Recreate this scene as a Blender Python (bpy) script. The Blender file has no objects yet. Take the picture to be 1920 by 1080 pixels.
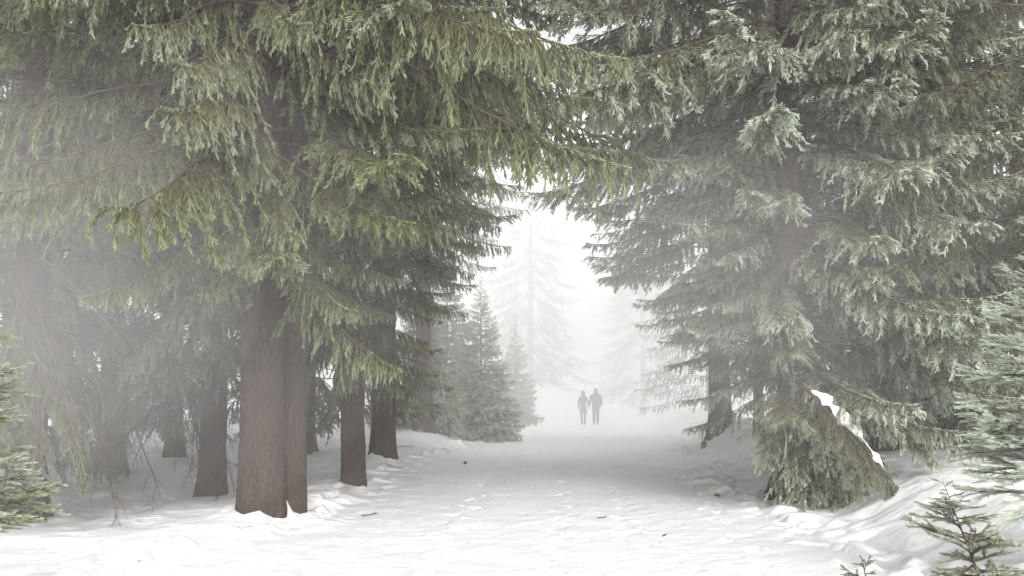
import bpy, math, random
import numpy as np
from mathutils import Vector, Matrix, Euler

# ------------------------------------------------------------------ camera, sky, sun, exposure
sc = bpy.context.scene
COL = sc.collection
R = math.radians
CAM_Z = 1.6
FPX = 2637.0            # focal length in pixels of the 1920 px wide photograph
HOR = 735.0             # image row of the horizon
cam_d = bpy.data.cameras.new('camera')
cam = bpy.data.objects.new('camera', cam_d)
COL.objects.link(cam)
cam_d.sensor_width = 36.0
cam_d.lens = FPX / 1920.0 * 36.0
cam_d.clip_start = 0.1
cam_d.clip_end = 1000.0
cam.location = (0, 0, CAM_Z)
PITCH = math.atan((HOR - 540.0) / FPX)
cam.rotation_euler = (R(90) + PITCH, 0, 0)
sc.camera = cam

SUN_EL, SUN_AZ = R(25), R(170)      # behind the viewer, diffused by the cloud
w = bpy.data.worlds.new('World')
sc.world = w
w.use_nodes = True
wn = w.node_tree.nodes
wn.clear()
sky = wn.new('ShaderNodeTexSky')
sky.sky_type = 'NISHITA'
sky.sun_disc = False
sky.sun_elevation = SUN_EL
sky.sun_rotation = SUN_AZ
sky.dust_density = 6.0
hs = wn.new('ShaderNodeHueSaturation')
hs.inputs['Saturation'].default_value = 0.06      # overcast: the blue of the clear sky is gone
bg = wn.new('ShaderNodeBackground')
bg.inputs['Strength'].default_value = 0.15
wo = wn.new('ShaderNodeOutputWorld')
w.node_tree.links.new(sky.outputs[0], hs.inputs['Color'])
w.node_tree.links.new(hs.outputs[0], bg.inputs['Color'])
w.node_tree.links.new(bg.outputs[0], wo.inputs['Surface'])

sun_d = bpy.data.lights.new('sun', 'SUN')
sun_d.energy = 1.5
sun_d.angle = R(28)
sun_d.color = (1.0, 0.97, 0.93)
sun = bpy.data.objects.new('sun', sun_d)
COL.objects.link(sun)
# Nishita: rotation 0 = +Y, growing clockwise seen from above
sdir = Vector((math.sin(SUN_AZ) * math.cos(SUN_EL), math.cos(SUN_AZ) * math.cos(SUN_EL), math.sin(SUN_EL)))
sun.rotation_euler = sdir.to_track_quat('Z', 'Y').to_euler()
sun.location = (0, 0, 40)

vs = sc.view_settings
sc.display_settings.display_device = 'sRGB'
vs.view_transform = 'Standard'
vs.look = 'None'
vs.exposure = 0.67
vs.gamma = 1.0
vs.use_curve_mapping = False
HAZE_DENSITY = 0.0024

cy = sc.cycles
cy.max_bounces = 6
cy.diffuse_bounces = 2
cy.glossy_bounces = 1
cy.transmission_bounces = 2
cy.volume_bounces = 4
cy.transparent_max_bounces = 8
cy.caustics_reflective = False
cy.caustics_refractive = False
cy.use_adaptive_sampling = True
cy.adaptive_threshold = 0.06
cy.adaptive_min_samples = 24
cy.use_denoising = True
try:
    cy.denoiser = 'OPENIMAGEDENOISE'
except Exception:
    pass

# ------------------------------------------------------------------ helpers
def px(col, dist):
    """world x of a photograph column at a distance along the view"""
    return (col - 960.0) / FPX * dist

def lin(r, g, b):
    return tuple(((c / 255.0) / 12.92 if c <= 10 else ((c / 255.0 + 0.055) / 1.055) ** 2.4) for c in (r, g, b)) + (1.0,)

def tag(o, label=None, cat=None, group=None, kind=None):
    if label: o['label'] = label
    if cat: o['category'] = cat
    if group: o['group'] = group
    if kind: o['kind'] = kind
    return o

def link(name, data, parent=None, loc=(0, 0, 0)):
    o = bpy.data.objects.new(name, data)
    COL.objects.link(o)
    o.parent = parent
    o.location = loc
    return o

def mesh_np(name, verts, faces, mats=(), matidx=None, tip=None, smooth=False):
    """verts (N,3); faces: array (M,3) or (M,4)"""
    me = bpy.data.meshes.new(name)
    verts = np.ascontiguousarray(verts, dtype=np.float32)
    faces = np.ascontiguousarray(faces, dtype=np.int32)
    k = faces.shape[1]
    me.vertices.add(len(verts))
    me.vertices.foreach_set('co', verts.ravel())
    me.loops.add(faces.size)
    me.loops.foreach_set('vertex_index', faces.ravel())
    me.polygons.add(len(faces))
    me.polygons.foreach_set('loop_start', np.arange(0, faces.size, k, dtype=np.int32))
    for m in mats:
        me.materials.append(m)
    if matidx is not None:
        me.polygons.foreach_set('material_index', np.ascontiguousarray(matidx, dtype=np.int32))
    me.polygons.foreach_set('use_smooth', np.full(len(faces), bool(smooth)))
    if tip is not None:
        a = me.attributes.new('tip', 'FLOAT', 'POINT')
        a.data.foreach_set('value', np.ascontiguousarray(tip, dtype=np.float32))
    me.update(calc_edges=True)
    me.validate()
    return me

def value_noise(x, y, seed=0):
    x = np.asarray(x, float); y = np.asarray(y, float)
    xi = np.floor(x).astype(np.int64); yi = np.floor(y).astype(np.int64)
    fx = x - xi; fy = y - yi
    fx = fx * fx * (3 - 2 * fx); fy = fy * fy * (3 - 2 * fy)
    def h(a, b):
        n = (a * 374761393 + b * 668265263 + seed * 1442695041) & 0xffffffff
        n = ((n ^ (n >> 13)) * 1274126177) & 0xffffffff
        return ((n ^ (n >> 16)) & 0xffff) / 65535.0
    return (h(xi, yi) * (1 - fx) + h(xi + 1, yi) * fx) * (1 - fy) + (h(xi, yi + 1) * (1 - fx) + h(xi + 1, yi + 1) * fx) * fy - 0.5

# ------------------------------------------------------------------ materials
def new_mat(name):
    m = bpy.data.materials.new(name)
    m.use_nodes = True
    nt = m.node_tree
    nt.nodes.clear()
    out = nt.nodes.new('ShaderNodeOutputMaterial')
    p = nt.nodes.new('ShaderNodeBsdfPrincipled')
    nt.links.new(p.outputs[0], out.inputs['Surface'])
    return m, nt, p, out

def node(nt, kind, **kw):
    n = nt.nodes.new(kind)
    for k, v in kw.items():
        setattr(n, k, v)
    return n

def mix(nt, fac, a, b):
    n = nt.nodes.new('ShaderNodeMix')
    n.data_type = 'RGBA'
    for sock, v in ((0, fac), (6, a), (7, b)):
        if isinstance(v, (int, float, tuple)):
            n.inputs[sock].default_value = v
        else:
            nt.links.new(v, n.inputs[sock])
    return n.outputs[2]

def math_node(nt, op, a, b=0.0, clamp=False):
    n = nt.nodes.new('ShaderNodeMath')
    n.operation = op
    n.use_clamp = clamp
    for i, v in enumerate((a, b)):
        if isinstance(v, (int, float)):
            n.inputs[i].default_value = v
        else:
            nt.links.new(v, n.inputs[i])
    return n.outputs[0]

def attr(nt, name, kind='GEOMETRY'):
    n = nt.nodes.new('ShaderNodeAttribute')
    n.attribute_type = kind
    n.attribute_name = name
    return n.outputs['Fac']

def noise(nt, scale, detail=3.0, coords=None, rough=0.6):
    n = nt.nodes.new('ShaderNodeTexNoise')
    n.inputs['Scale'].default_value = scale
    n.inputs['Detail'].default_value = detail
    n.inputs['Roughness'].default_value = rough
    if coords is not None:
        nt.links.new(coords, n.inputs['Vector'])
    return n

def make_needles():
    m, nt, p, out = new_mat('spruce_needles')
    tip = attr(nt, 'tip')
    frost_light = attr(nt, 'frost_light', 'OBJECT')       # rime on this tree; also carries painted fog light and corner shade
    tint = attr(nt, 'tint', 'OBJECT')         # 0 grey green .. 1 fresh green
    oi = node(nt, 'ShaderNodeObjectInfo')
    geo = node(nt, 'ShaderNodeNewGeometry')
    n1 = noise(nt, 1.3, 3.0, geo.outputs['Position'])
    n2 = noise(nt, 7.0, 2.0, geo.outputs['Position'])
    old = mix(nt, tint, (0.028, 0.021, 0.014, 1), (0.029, 0.034, 0.008, 1))
    brown = mix(nt, math_node(nt, 'MULTIPLY', n1.outputs[0], 0.75), old, (0.068, 0.044, 0.029, 1))
    fresh = mix(nt, tint, (0.100, 0.118, 0.062, 1), (0.126, 0.182, 0.018, 1))
    body = mix(nt, tip, brown, fresh)
    # olive drift from branch to branch
    drift = mix(nt, math_node(nt, 'MULTIPLY', oi.outputs['Random'], 0.40), body, (0.092, 0.076, 0.020, 1))
    f = math_node(nt, 'MULTIPLY', math_node(nt, 'MULTIPLY', math_node(nt, 'POWER', tip, 1.3), frost_light), math_node(nt, 'ADD', n2.outputs[0], 0.35))
    col = mix(nt, math_node(nt, 'MINIMUM', f, 0.92), drift, (0.47, 0.52, 0.42, 1))
    nt.links.new(col, p.inputs['Base Color'])
    p.inputs['Roughness'].default_value = 0.65
    p.inputs['Specular IOR Level'].default_value = 0.25
    return m

def make_twigwood():
    m, nt, p, out = new_mat('twig_wood')
    geo = node(nt, 'ShaderNodeNewGeometry')
    n1 = noise(nt, 9.0, 3.0, geo.outputs['Position'])
    col = mix(nt, n1.outputs[0], (0.045, 0.035, 0.030, 1), (0.105, 0.080, 0.064, 1))
    nt.links.new(col, p.inputs['Base Color'])
    p.inputs['Roughness'].default_value = 0.85
    p.inputs['Specular IOR Level'].default_value = 0.2
    return m

def make_bark():
    m, nt, p, out = new_mat('spruce_bark')
    tc = node(nt, 'ShaderNodeTexCoord')
    mp = node(nt, 'ShaderNodeMapping')
    mp.inputs['Scale'].default_value = (1.0, 1.0, 0.33)
    nt.links.new(tc.outputs['Object'], mp.inputs['Vector'])
    n2 = noise(nt, 75.0, 6.0, mp.outputs[0], 0.72)
    n3 = noise(nt, 2.2, 3.0, mp.outputs[0])
    n4 = noise(nt, 34.0, 4.0, mp.outputs[0], 0.65)
    edge = math_node(nt, 'MULTIPLY', math_node(nt, 'SUBTRACT', n4.outputs[0], 0.36, True), 5.0, True)
    c1 = mix(nt, n2.outputs[0], (0.030, 0.021, 0.017, 1), (0.150, 0.106, 0.088, 1))
    c2 = mix(nt, math_node(nt, 'MULTIPLY', n3.outputs[0], 0.6), c1, (0.092, 0.066, 0.057, 1))
    col = mix(nt, edge, (0.058, 0.043, 0.038, 1), c2)
    # thin algae and rime on the bark
    gr = noise(nt, 3.1, 4.0, tc.outputs['Object'])
    col = mix(nt, math_node(nt, 'MULTIPLY', math_node(nt, 'SUBTRACT', gr.outputs[0], 0.45, True), 1.0), col, (0.105, 0.098, 0.074, 1))
    nt.links.new(col, p.inputs['Base Color'])
    hgt = math_node(nt, 'ADD', math_node(nt, 'MULTIPLY', edge, 0.7), math_node(nt, 'MULTIPLY', n2.outputs[0], 0.6))
    b = node(nt, 'ShaderNodeBump')
    b.inputs['Strength'].default_value = 0.9
    b.inputs['Distance'].default_value = 0.035
    nt.links.new(hgt, b.inputs['Height'])
    nt.links.new(b.outputs[0], p.inputs['Normal'])
    p.inputs['Roughness'].default_value = 0.9
    p.inputs['Specular IOR Level'].default_value = 0.15
    return m

def make_snow(name, dirt):
    m, nt, p, out = new_mat(name)
    geo = node(nt, 'ShaderNodeNewGeometry')
    pos = geo.outputs['Position']
    nf = noise(nt, 55.0, 4.0, pos, 0.7)
    nm = noise(nt, 9.0, 4.0, pos, 0.6)
    nl = noise(nt, 0.9, 3.0, pos, 0.6)
    base = mix(nt, nl.outputs[0], (0.77, 0.77, 0.78, 1), (0.84, 0.84, 0.845, 1))
    # needle litter and grit trodden into the snow
    ns = noise(nt, 38.0, 2.0, pos, 0.5)
    sp = math_node(nt, 'MULTIPLY', math_node(nt, 'SUBTRACT', ns.outputs[0], 0.70, True), 9.0, True)
    patch = math_node(nt, 'MULTIPLY', math_node(nt, 'SUBTRACT', nl.outputs[0], 0.35, True), 3.0, True)
    f = math_node(nt, 'MULTIPLY', math_node(nt, 'MULTIPLY', sp, patch), dirt)
    col = mix(nt, f, base, (0.30, 0.24, 0.20, 1))
    nt.links.new(col, p.inputs['Base Color'])
    h = math_node(nt, 'ADD', math_node(nt, 'MULTIPLY', nf.outputs[0], 0.25), nm.outputs[0])
    b = node(nt, 'ShaderNodeBump')
    b.inputs['Strength'].default_value = 0.85
    b.inputs['Distance'].default_value = 0.035
    nt.links.new(h, b.inputs['Height'])
    nt.links.new(b.outputs[0], p.inputs['Normal'])
    p.inputs['Roughness'].default_value = 0.6
    p.inputs['Specular IOR Level'].default_value = 0.25
    return m

def make_plain(name, rgb, rough=0.85, var=0.25, scale=12.0):
    m, nt, p, out = new_mat(name)
    tc = node(nt, 'ShaderNodeTexCoord')
    n = noise(nt, scale, 4.0, tc.outputs['Object'])
    a = tuple(c * (1 - var) for c in rgb) + (1,)
    b = tuple(min(1, c * (1 + var)) for c in rgb) + (1,)
    nt.links.new(mix(nt, n.outputs[0], a, b), p.inputs['Base Color'])
    p.inputs['Roughness'].default_value = rough
    p.inputs['Specular IOR Level'].default_value = 0.2
    bm = node(nt, 'ShaderNodeBump')
    bm.inputs['Strength'].default_value = 0.3
    bm.inputs['Distance'].default_value = 0.01
    nt.links.new(n.outputs[0], bm.inputs['Height'])
    nt.links.new(bm.outputs[0], p.inputs['Normal'])
    return m

M_NEEDLE = make_needles()
M_TWIG = make_twigwood()
M_BARK = make_bark()
M_SNOW = make_snow('loose_snow', 0.45)
M_PATHSNOW = make_snow('trodden_snow', 0.8)
M_CLUMP = make_snow('snow_clump', 0.0)

# ------------------------------------------------------------------ terrain
def smooth(a, b, x):
    t = np.clip((x - a) / (b - a), 0, 1)
    return t * t * (3 - 2 * t)

PY = [-50, 0, 12, 18, 24, 31, 38, 46, 55, 70, 90, 130, 300]
PL = [-3.2, -3.2, -3.2, -2.75, -2.55, -2.45, -1.9, -1.1, -0.2, 1.1, 2.4, 5.0, 16.0]
PR = [3.3, 3.3, 3.3, 3.35, 3.7, 4.2, 4.7, 5.3, 5.9, 6.9, 8.2, 11.0, 22.0]
_sr = random.Random(3)
STEPS = []           # footprints of walkers who went before
for x_, y_, dx_ in ((0.25, 11.5, 0.035), (1.05, 12.0, 0.05), (-0.9, 12.5, 0.03), (2.2, 13.0, 0.045)):
    k_ = 0
    while y_ < 34:
        k_ += 1
        STEPS.append((x_ + (0.10 if k_ % 2 else -0.10) + _sr.uniform(-0.04, 0.04), y_, _sr.uniform(-0.2, 0.2)))
        y_ += _sr.uniform(0.6, 0.78); x_ += dx_ + _sr.uniform(-0.03, 0.03)
MOUNDS = []          # (x, y, height, radius): snow heaped at stems

def path_left(y): return np.interp(y, PY, PL)
def path_right(y): return np.interp(y, PY, PR)

def ground_z(x, y):
    x = np.asarray(x, float); y = np.asarray(y, float)
    wob = 0.5 * value_noise(y * 0.35, x * 0 + 3.3, 5)
    dl = path_left(y) + wob - x              # metres outside the path on the left
    dr = x - path_right(y) - 0.6 * value_noise(y * 0.4, x * 0 + 9.1, 6)
    z = np.zeros_like(x * y)
    # bank on the right: steep shoulder, then gentle rise
    z = z + smooth(0, 1.9, dr) * 0.56 * smooth(2, 16, y) + smooth(1.5, 9, dr) * 0.55
    z = z + 0.24 * np.exp(-((dr - 1.8) / 0.8) ** 2) * smooth(26, 40, y)
    # left: low ploughed rim, dip behind it, higher bank further on
    z = z + 0.10 * np.exp(-((dl - 0.5) / 0.45) ** 2) * smooth(6, 12, y) * (1 - smooth(34, 44, y))
    z = z - 0.08 * smooth(0.8, 3.5, dl) * (1 - smooth(26, 36, y))
    z = z + 0.50 * smooth(-0.2, 1.5, dl) * smooth(33, 46, y)
    z = z + 0.25 * smooth(3, 12, dl) * smooth(22, 40, y)
    # loose snow lumps off the path, trodden texture on it
    off = np.clip(smooth(-0.2, 0.6, dl) + smooth(-0.1, 0.7, dr), 0, 1)
    near = 1 - smooth(40, 90, y)
    z = z + off * near * (0.12 * value_noise(x * 0.9 + 0.3 * y, y * 0.9 - 0.3 * x, 1) + 0.07 * value_noise(x * 2.3 - y, y * 2.3 + x, 2) + 0.032 * value_noise(x * 5 + 2 * y, y * 5 - 2 * x, 3) + 0.020 * value_noise(x * 9 - 4 * y, y * 9 + 4 * x, 4))
    z = z + near * (1 - off) * (0.05 * value_noise(x * 0.8, y * 0.35, 11) + 0.032 * value_noise(x * 2.9 + 0.7 * y, y * 1.5 - 0.4 * x, 12) + 0.020 * value_noise(x * 7 - 2 * y, y * 5 + 2 * x, 13) - 0.04 * np.maximum(0, value_noise(x * 3.6, y * 2.4, 14) - 0.22))
    # clods along both edges of the path
    edge = np.exp(-(dl / 0.5) ** 2) + np.exp(-(dr / 0.45) ** 2)
    z = z + near * edge * 0.16 * np.maximum(0, value_noise(x * 5, y * 4, 21)) * 2
    for (mx, my, mh, mr) in MOUNDS:
        d2 = (x - mx) ** 2 + (y - my) ** 2
        z = z + mh * np.exp(-d2 / (mr * mr)) * (1 + 1.1 * value_noise(x * 4.5, y * 4.5, 31) + 0.9 * value_noise(x * 9, y * 9, 32))
    for (fx, fy, fa) in STEPS:
        sel = (np.abs(x - fx) < 0.4) & (np.abs(y - fy) < 0.4)
        if not np.any(sel): continue
        u = (x[sel] - fx) * math.cos(fa) + (y[sel] - fy) * math.sin(fa); v = -(x[sel] - fx) * math.sin(fa) + (y[sel] - fy) * math.cos(fa)
        r2 = (u / 0.07) ** 2 + (v / 0.16) ** 2
        z[sel] += -0.045 * np.exp(-r2 ** 2) + 0.014 * np.exp(-((np.sqrt(r2) - 1.35) / 0.3) ** 2)
    return z

def gz(x, y):
    return float(ground_z(np.array([x]), np.array([y]))[0])

# trees of the rows: name key -> (column px, distance)
def heap(col, d, h=0.08, r=0.7):
    MOUNDS.append((px(col, d), d, h, r))
for c_, d_, h_, r_ in ((490, 17.2, 0.06, 0.7), (548, 17.9, 0.10, 0.6), (662, 22.8, 0.06, 0.6), (720, 30.6, 0.10, 0.9), (1347, 38, 0.12, 1.1), (1490, 20, 0.05, 1.2)):
    heap(c_, d_, h_, r_)

def build_ground():
    ys = [-45.0]
    while ys[-1] < 260:
        y = ys[-1]
        if y < 4: st = max(0.3, min(3.0, (4 - y) * 0.12))
        elif y < 10: st = 0.12
        else: st = 0.0068 * y
        ys.append(y + st)
    ys = np.array(ys)
    xs = [0.0]
    while xs[-1] < 150:
        x = xs[-1]
        xs.append(x + (0.075 if x < 7.5 else 0.075 + (x - 7.5) * 0.05))
    xs = np.array(xs)
    xs = np.concatenate([-xs[:0:-1], xs])
    X, Y = np.meshgrid(xs, ys)
    Z = ground_z(X, Y)
    e = 0.03
    nx_ = -(ground_z(X + e, Y) - ground_z(X - e, Y)) / (2 * e)
    ny_ = -(ground_z(X, Y + e) - ground_z(X, Y - e)) / (2 * e)
    N = np.stack([nx_, ny_, np.ones_like(nx_)], -1).reshape(-1, 3)
    N /= np.linalg.norm(N, axis=1, keepdims=True)
    V = np.stack([X, Y, Z], -1).reshape(-1, 3)
    nyr, nxr = X.shape
    i = np.arange(nyr - 1)[:, None] * nxr + np.arange(nxr - 1)[None, :]
    F = np.stack([i, i + 1, i + nxr + 1, i + nxr], -1).reshape(-1, 4)
    cx = V[F].mean(1)
    on = (cx[:, 0] > path_left(cx[:, 1])) & (cx[:, 0] < path_right(cx[:, 1]))
    for name, sel, mat in (('path', on, M_PATHSNOW), ('snow_ground', ~on, M_SNOW)):
        f = F[sel]
        used, inv = np.unique(f, return_inverse=True)
        me = mesh_np(name, V[used], inv.reshape(f.shape), [mat], smooth=True)
        me.normals_split_custom_set_from_vertices(N[used].tolist())
        o = link(name, me)
        tag(o, {'path': 'trodden snow path running between the spruces into the fog',
                'snow_ground': 'white snow covering the ground and banks under the trees'}[name], kind='structure')
build_ground()

# ------------------------------------------------------------------ branch meshes
UP = np.array([0, 0, 1.0])

def unit(v):
    return v / np.maximum(np.linalg.norm(v, axis=-1, keepdims=True), 1e-9)

class Geo:
    def __init__(self):
        self.v = []; self.f = []; self.t = []; self.m = []; self.n = 0
    def add(self, v, f, tip, mat):
        v = v.reshape(-1, 3)
        self.v.append(v); self.f.append(f + self.n)
        self.t.append(np.broadcast_to(np.asarray(tip, float), (len(v),)) if np.ndim(tip) == 0 else np.asarray(tip).ravel())
        self.m.append(np.full(len(f), mat, np.int32))
        self.n += len(v)
    def tubes(self, P, rad, sides, mat=0, tip=0.0):
        """P (M,n,3) polylines, rad (M,n)"""
        M, n, _ = P.shape
        T = np.gradient(P, axis=1)
        T = unit(T)
        ref = np.where(np.abs(T[..., 2:3]) > 0.9, np.array([1.0, 0, 0]), UP)
        A = unit(np.cross(T, ref)); B = np.cross(T, A)
        an = np.arange(sides) * 2 * np.pi / sides
        V = P[:, :, None, :] + rad[:, :, None, None] * (np.cos(an)[None, None, :, None] * A[:, :, None, :] + np.sin(an)[None, None, :, None] * B[:, :, None, :])
        idx = np.arange(M * n * sides).reshape(M, n, sides)
        a = idx[:, :-1, :]; b = np.roll(a, -1, 2); c = idx[:, 1:, :]; d = np.roll(c, -1, 2)
        F = np.concatenate([np.stack([a, b, d], -1).reshape(-1, 3), np.stack([a, d, c], -1).reshape(-1, 3)])
        self.add(V, F, tip, mat)
    def cores(self, A, D, L, r, tip):
        """each shoot's body: a blunt four-sided finger"""
        n = len(A)
        ref = np.where(np.abs(D[:, 2:3]) > 0.9, np.array([1.0, 0, 0]), UP)
        U = unit(np.cross(D, ref)); W = np.cross(D, U)
        r = np.minimum(r, L * 0.22)[:, None]
        cs = [(math.cos(a_), math.sin(a_)) for a_ in (0.4, 1.97, 3.54, 5.11)]
        E = A + D * (L * 0.82)[:, None]
        vs_ = [A + 0.85 * r * (c_ * U + s_ * W) for c_, s_ in cs] + [E + 0.8 * r * (c_ * U + s_ * W) for c_, s_ in cs] + [A + D * L[:, None]]
        V = np.stack(vs_, 1)
        i = np.arange(n)[:, None] * 9
        fs = []
        for q in range(4):
            w_ = (q + 1) % 4
            fs += [(q, w_, 4 + w_), (q, 4 + w_, 4 + q), (4 + q, 4 + w_, 8)]
        F = np.concatenate([i + np.array([f_]) for f_ in fs])
        tp = np.clip(tip[:, None] + np.array([-0.18] * 4 + [0.12] * 4 + [0.2])[None], 0, 1)
        self.add(V, F, tp, 1)
        self.m[-1] = self.m[-1] + 10          # marked: smooth shaded
    def needles(self, A, D, L, tip, dens, nl, nw, rng):
        cnt = np.maximum(2, (L * dens + rng.random(len(L)))).astype(int)
        k = np.repeat(np.arange(len(L)), cnt)
        n = len(k)
        t = rng.random(n)
        d = D[k]
        ref = np.where(np.abs(d[:, 2:3]) > 0.9, np.array([1.0, 0, 0]), UP)
        U = unit(np.cross(d, ref)); W = np.cross(d, U)
        az = rng.random(n) * 2 * np.pi
        rad = np.cos(az)[:, None] * U + np.sin(az)[:, None] * W
        an = np.radians(rng.normal(62, 10, n) - 30 * t)
        nd = d * np.cos(an)[:, None] + rad * np.sin(an)[:, None]
        base = A[k] + d * (L[k] * t * 0.96)[:, None] + rad * 0.004
        ll = nl * rng.uniform(0.75, 1.15, n)
        wv = unit(np.cross(nd, rng.normal(size=(n, 3)))) * (nw * 0.5)
        V = np.stack([base - wv, base + wv, base + nd * ll[:, None]], 1)
        F = np.arange(n * 3).reshape(n, 3)
        tp = np.clip(tip[k] + rng.normal(0, 0.10, n) + 0.25 * (t - 0.5), 0, 1)
        self.add(V, F, np.repeat(tp, 3), 1)
    def mesh(self, name):
        m = np.concatenate(self.m)
        me = mesh_np(name, np.concatenate(self.v), np.concatenate(self.f), [M_TWIG, M_NEEDLE], m % 10, np.concatenate(self.t))
        me.polygons.foreach_set('use_smooth', (m > 9) | (m == 0))
        return me

def grow(p0, d0, L, n, sag, wander, rng, target=(0, 0, -1)):
    pts = [np.array(p0, float)]
    d = np.array(d0, float); d /= np.linalg.norm(d)
    st = L / (n - 1)
    tg = np.array(target, float)
    for _ in range(n - 1):
        d = d + tg * sag + rng.normal(0, wander, 3)
        d /= np.linalg.norm(d)
        pts.append(pts[-1] + d * st)
    return np.array(pts)

def axis_curve(L, pitches, rng, n=22, wob=0.07):
    s = np.linspace(0, 1, n)
    pit = np.radians(np.interp(s, [p[0] for p in pitches], [p[1] for p in pitches])) + rng.normal(0, 0.03, n)
    yaw = np.cumsum(rng.normal(0, wob, n))
    yaw -= yaw[0]
    d = np.stack([np.cos(pit) * np.cos(yaw), np.cos(pit) * np.sin(yaw), np.sin(pit)], -1)
    P = np.zeros((n, 3))
    P[1:] = np.cumsum(d[:-1] * (L / (n - 1)), 0)
    return P

def make_branch(name, seed, L, pitches, style, lod=1.0, r0=0.017, lat_max=0.9, start=0.20, spacing=0.046, nl=0.017, nw=0.0046, dens=240, shoot=(0.06, 0.155), shoot_sp=0.0225, core=0.0090):
    """style: comb (hanging curtains), flat (spread sprays that sag), young (crisp upward sprays)"""
    rng = np.random.default_rng(seed)
    g = Geo()
    P = axis_curve(L, pitches, rng)
    n = len(P)
    s = np.linspace(0, 1, n)
    g.tubes(P[None], (r0 * (1 - s) ** 0.8 + 0.0035)[None], 6, 0)
    arc = s * L
    spacing /= lod; shoot_sp /= lod
    pos = np.arange(start * L, L * 0.995, spacing)
    SA, SD, SL, ST = [], [], [], []
    LATP, LATR = [], []
    side = 1
    gap_ph = rng.random(4) * 6.28
    for a in pos:
        side = -side
        u = a / L
        # clumps and gaps along the bough
        dense = 0.55 + 0.45 * math.sin(a * 4.1 + gap_ph[0]) * math.sin(a * 1.9 + gap_ph[1])
        if rng.random() > 0.45 + 0.6 * dense:
            continue
        p = np.array([np.interp(a, arc, P[:, k]) for k in range(3)])
        i = min(n - 2, int(u * (n - 1)))
        T = unit(P[i + 1] - P[i])
        S = unit(np.cross(T, UP)) * side
        env = np.interp(u, [0, 0.2, 0.5, 0.8, 1.0], [0.45, 0.8, 1.0, 0.66, 0.24])
        ln = lat_max * env * rng.uniform(0.45, 1.1)
        if style == 'comb':
            d0 = T * rng.uniform(0.25, 0.7) + S * rng.uniform(0.15, 0.8) + UP * rng.uniform(-0.7, 0.0)
            sag, wan, nn = 0.27, 0.11, 7
            ln *= 0.85 if rng.random() < 0.8 else 1.3
        elif style == 'flat':
            d0 = T * rng.uniform(0.6, 1.0) + S * rng.uniform(0.7, 1.0) + UP * rng.uniform(-0.45, 0.05)
            sag, wan, nn = 0.11, 0.07, 7
            if rng.random() < 0.15:
                d0 = T * 0.5 + S * 0.35 - UP * 0.6; sag = 0.3
        else:
            d0 = T * rng.uniform(0.75, 1.0) + S * rng.uniform(0.75, 1.0) + UP * rng.uniform(-0.12, 0.15)
            sag, wan, nn = 0.02, 0.05, 6
        Q = grow(p, d0, ln, nn, sag, wan, rng)
        LATP.append(np.array([np.array([np.interp(q, np.linspace(0, 1, nn), Q[:, k]) for k in range(3)]) for q in np.linspace(0, 1, 6)]))
        LATR.append(np.linspace(0.0042, 0.0018, 6) * (1.2 if ln > 0.5 else 0.9))
        tl = np.linspace(0, 1, nn)
        # the lateral carries needles itself on its outer part
        seg = unit(Q[1:] - Q[:-1]); sl = np.linalg.norm(Q[1:] - Q[:-1], axis=1)
        keep = tl[:-1] >= (0.0 if u > 0.55 or style == 'young' else 0.3)
        tipv = np.clip(0.15 + 0.75 * tl[:-1] * (0.35 + 0.65 * u) + rng.normal(0, 0.08), 0, 1)
        SA.append(Q[:-1][keep]); SD.append(seg[keep]); SL.append(sl[keep]); ST.append(tipv[keep])
        # side shoots
        ns = int(ln / shoot_sp)
        if ns < 1:
            continue
        t = np.sort(rng.uniform(0.12, 1.0, ns))
        B = np.stack([np.interp(t, tl, Q[:, k]) for k in range(3)], -1)
        ti = np.minimum((t * (nn - 1)).astype(int), nn - 2)
        Dm = seg[ti]
        if style == 'young':
            Sx = unit(np.cross(Dm, UP)) * np.where(np.arange(ns) % 2 == 0, 1, -1)[:, None]
            D = unit(Dm * 0.8 + Sx * rng.uniform(0.55, 0.9, (ns, 1)) + UP * rng.uniform(-0.1, 0.2, (ns, 1)))
        else:
            rv = rng.normal(size=(ns, 3)); rv[:, 2] *= 0.5
            rv = unit(rv - Dm * (rv * Dm).sum(1, keepdims=True))
            D = unit(Dm * 0.85 + rv * rng.uniform(0.35, 0.85, (ns, 1)) - UP * (0.48 if style == 'comb' else 0.16))
        Ls = rng.uniform(shoot[0], shoot[1], ns) * np.interp(t, [0, 0.5, 1.0], [1.0, 0.95, 0.5]) * min(1.0, 0.35 + ln * 1.6)
        tv = np.clip((0.40 if style == 'young' else (0.25 if L < 2 else 0.03)) + 0.85 * t * (0.30 + 0.7 * u) + rng.normal(0, 0.13, ns), 0, 1)  # bushy boughs start lighter, painting in the light of the misty firs
        SA.append(B); SD.append(D); SL.append(Ls); ST.append(tv)
    # the leader at the end of the bough
    k0 = int(n * 0.72)
    dd = P[k0 + 1:] - P[k0:-1]
    SA.append(P[k0:-1]); SD.append(unit(dd)); SL.append(np.linalg.norm(dd, axis=1)); ST.append(np.full(len(dd), 0.55))
    # short shoots crowding the leader, so no bough ends in a bare rod
    nt_ = int(26 * min(1.0, L)) + 8
    tt = rng.uniform(0.78, 1.0, nt_)
    Bt = np.stack([np.interp(tt, s, P[:, q]) for q in range(3)], -1)
    it = np.minimum((tt * (n - 1)).astype(int), n - 2)
    Tt = unit(P[it + 1] - P[it])
    rv = rng.normal(size=(nt_, 3)); rv = unit(rv - Tt * (rv * Tt).sum(1, keepdims=True))
    SA.append(Bt); SD.append(unit(Tt + rv * rng.uniform(0.4, 0.9, (nt_, 1)) - UP * (0.0 if style == 'young' else 0.3))); SL.append(rng.uniform(0.5, 1.0, nt_) * shoot[0]); ST.append(rng.uniform(0.45, 0.9, nt_))
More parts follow.
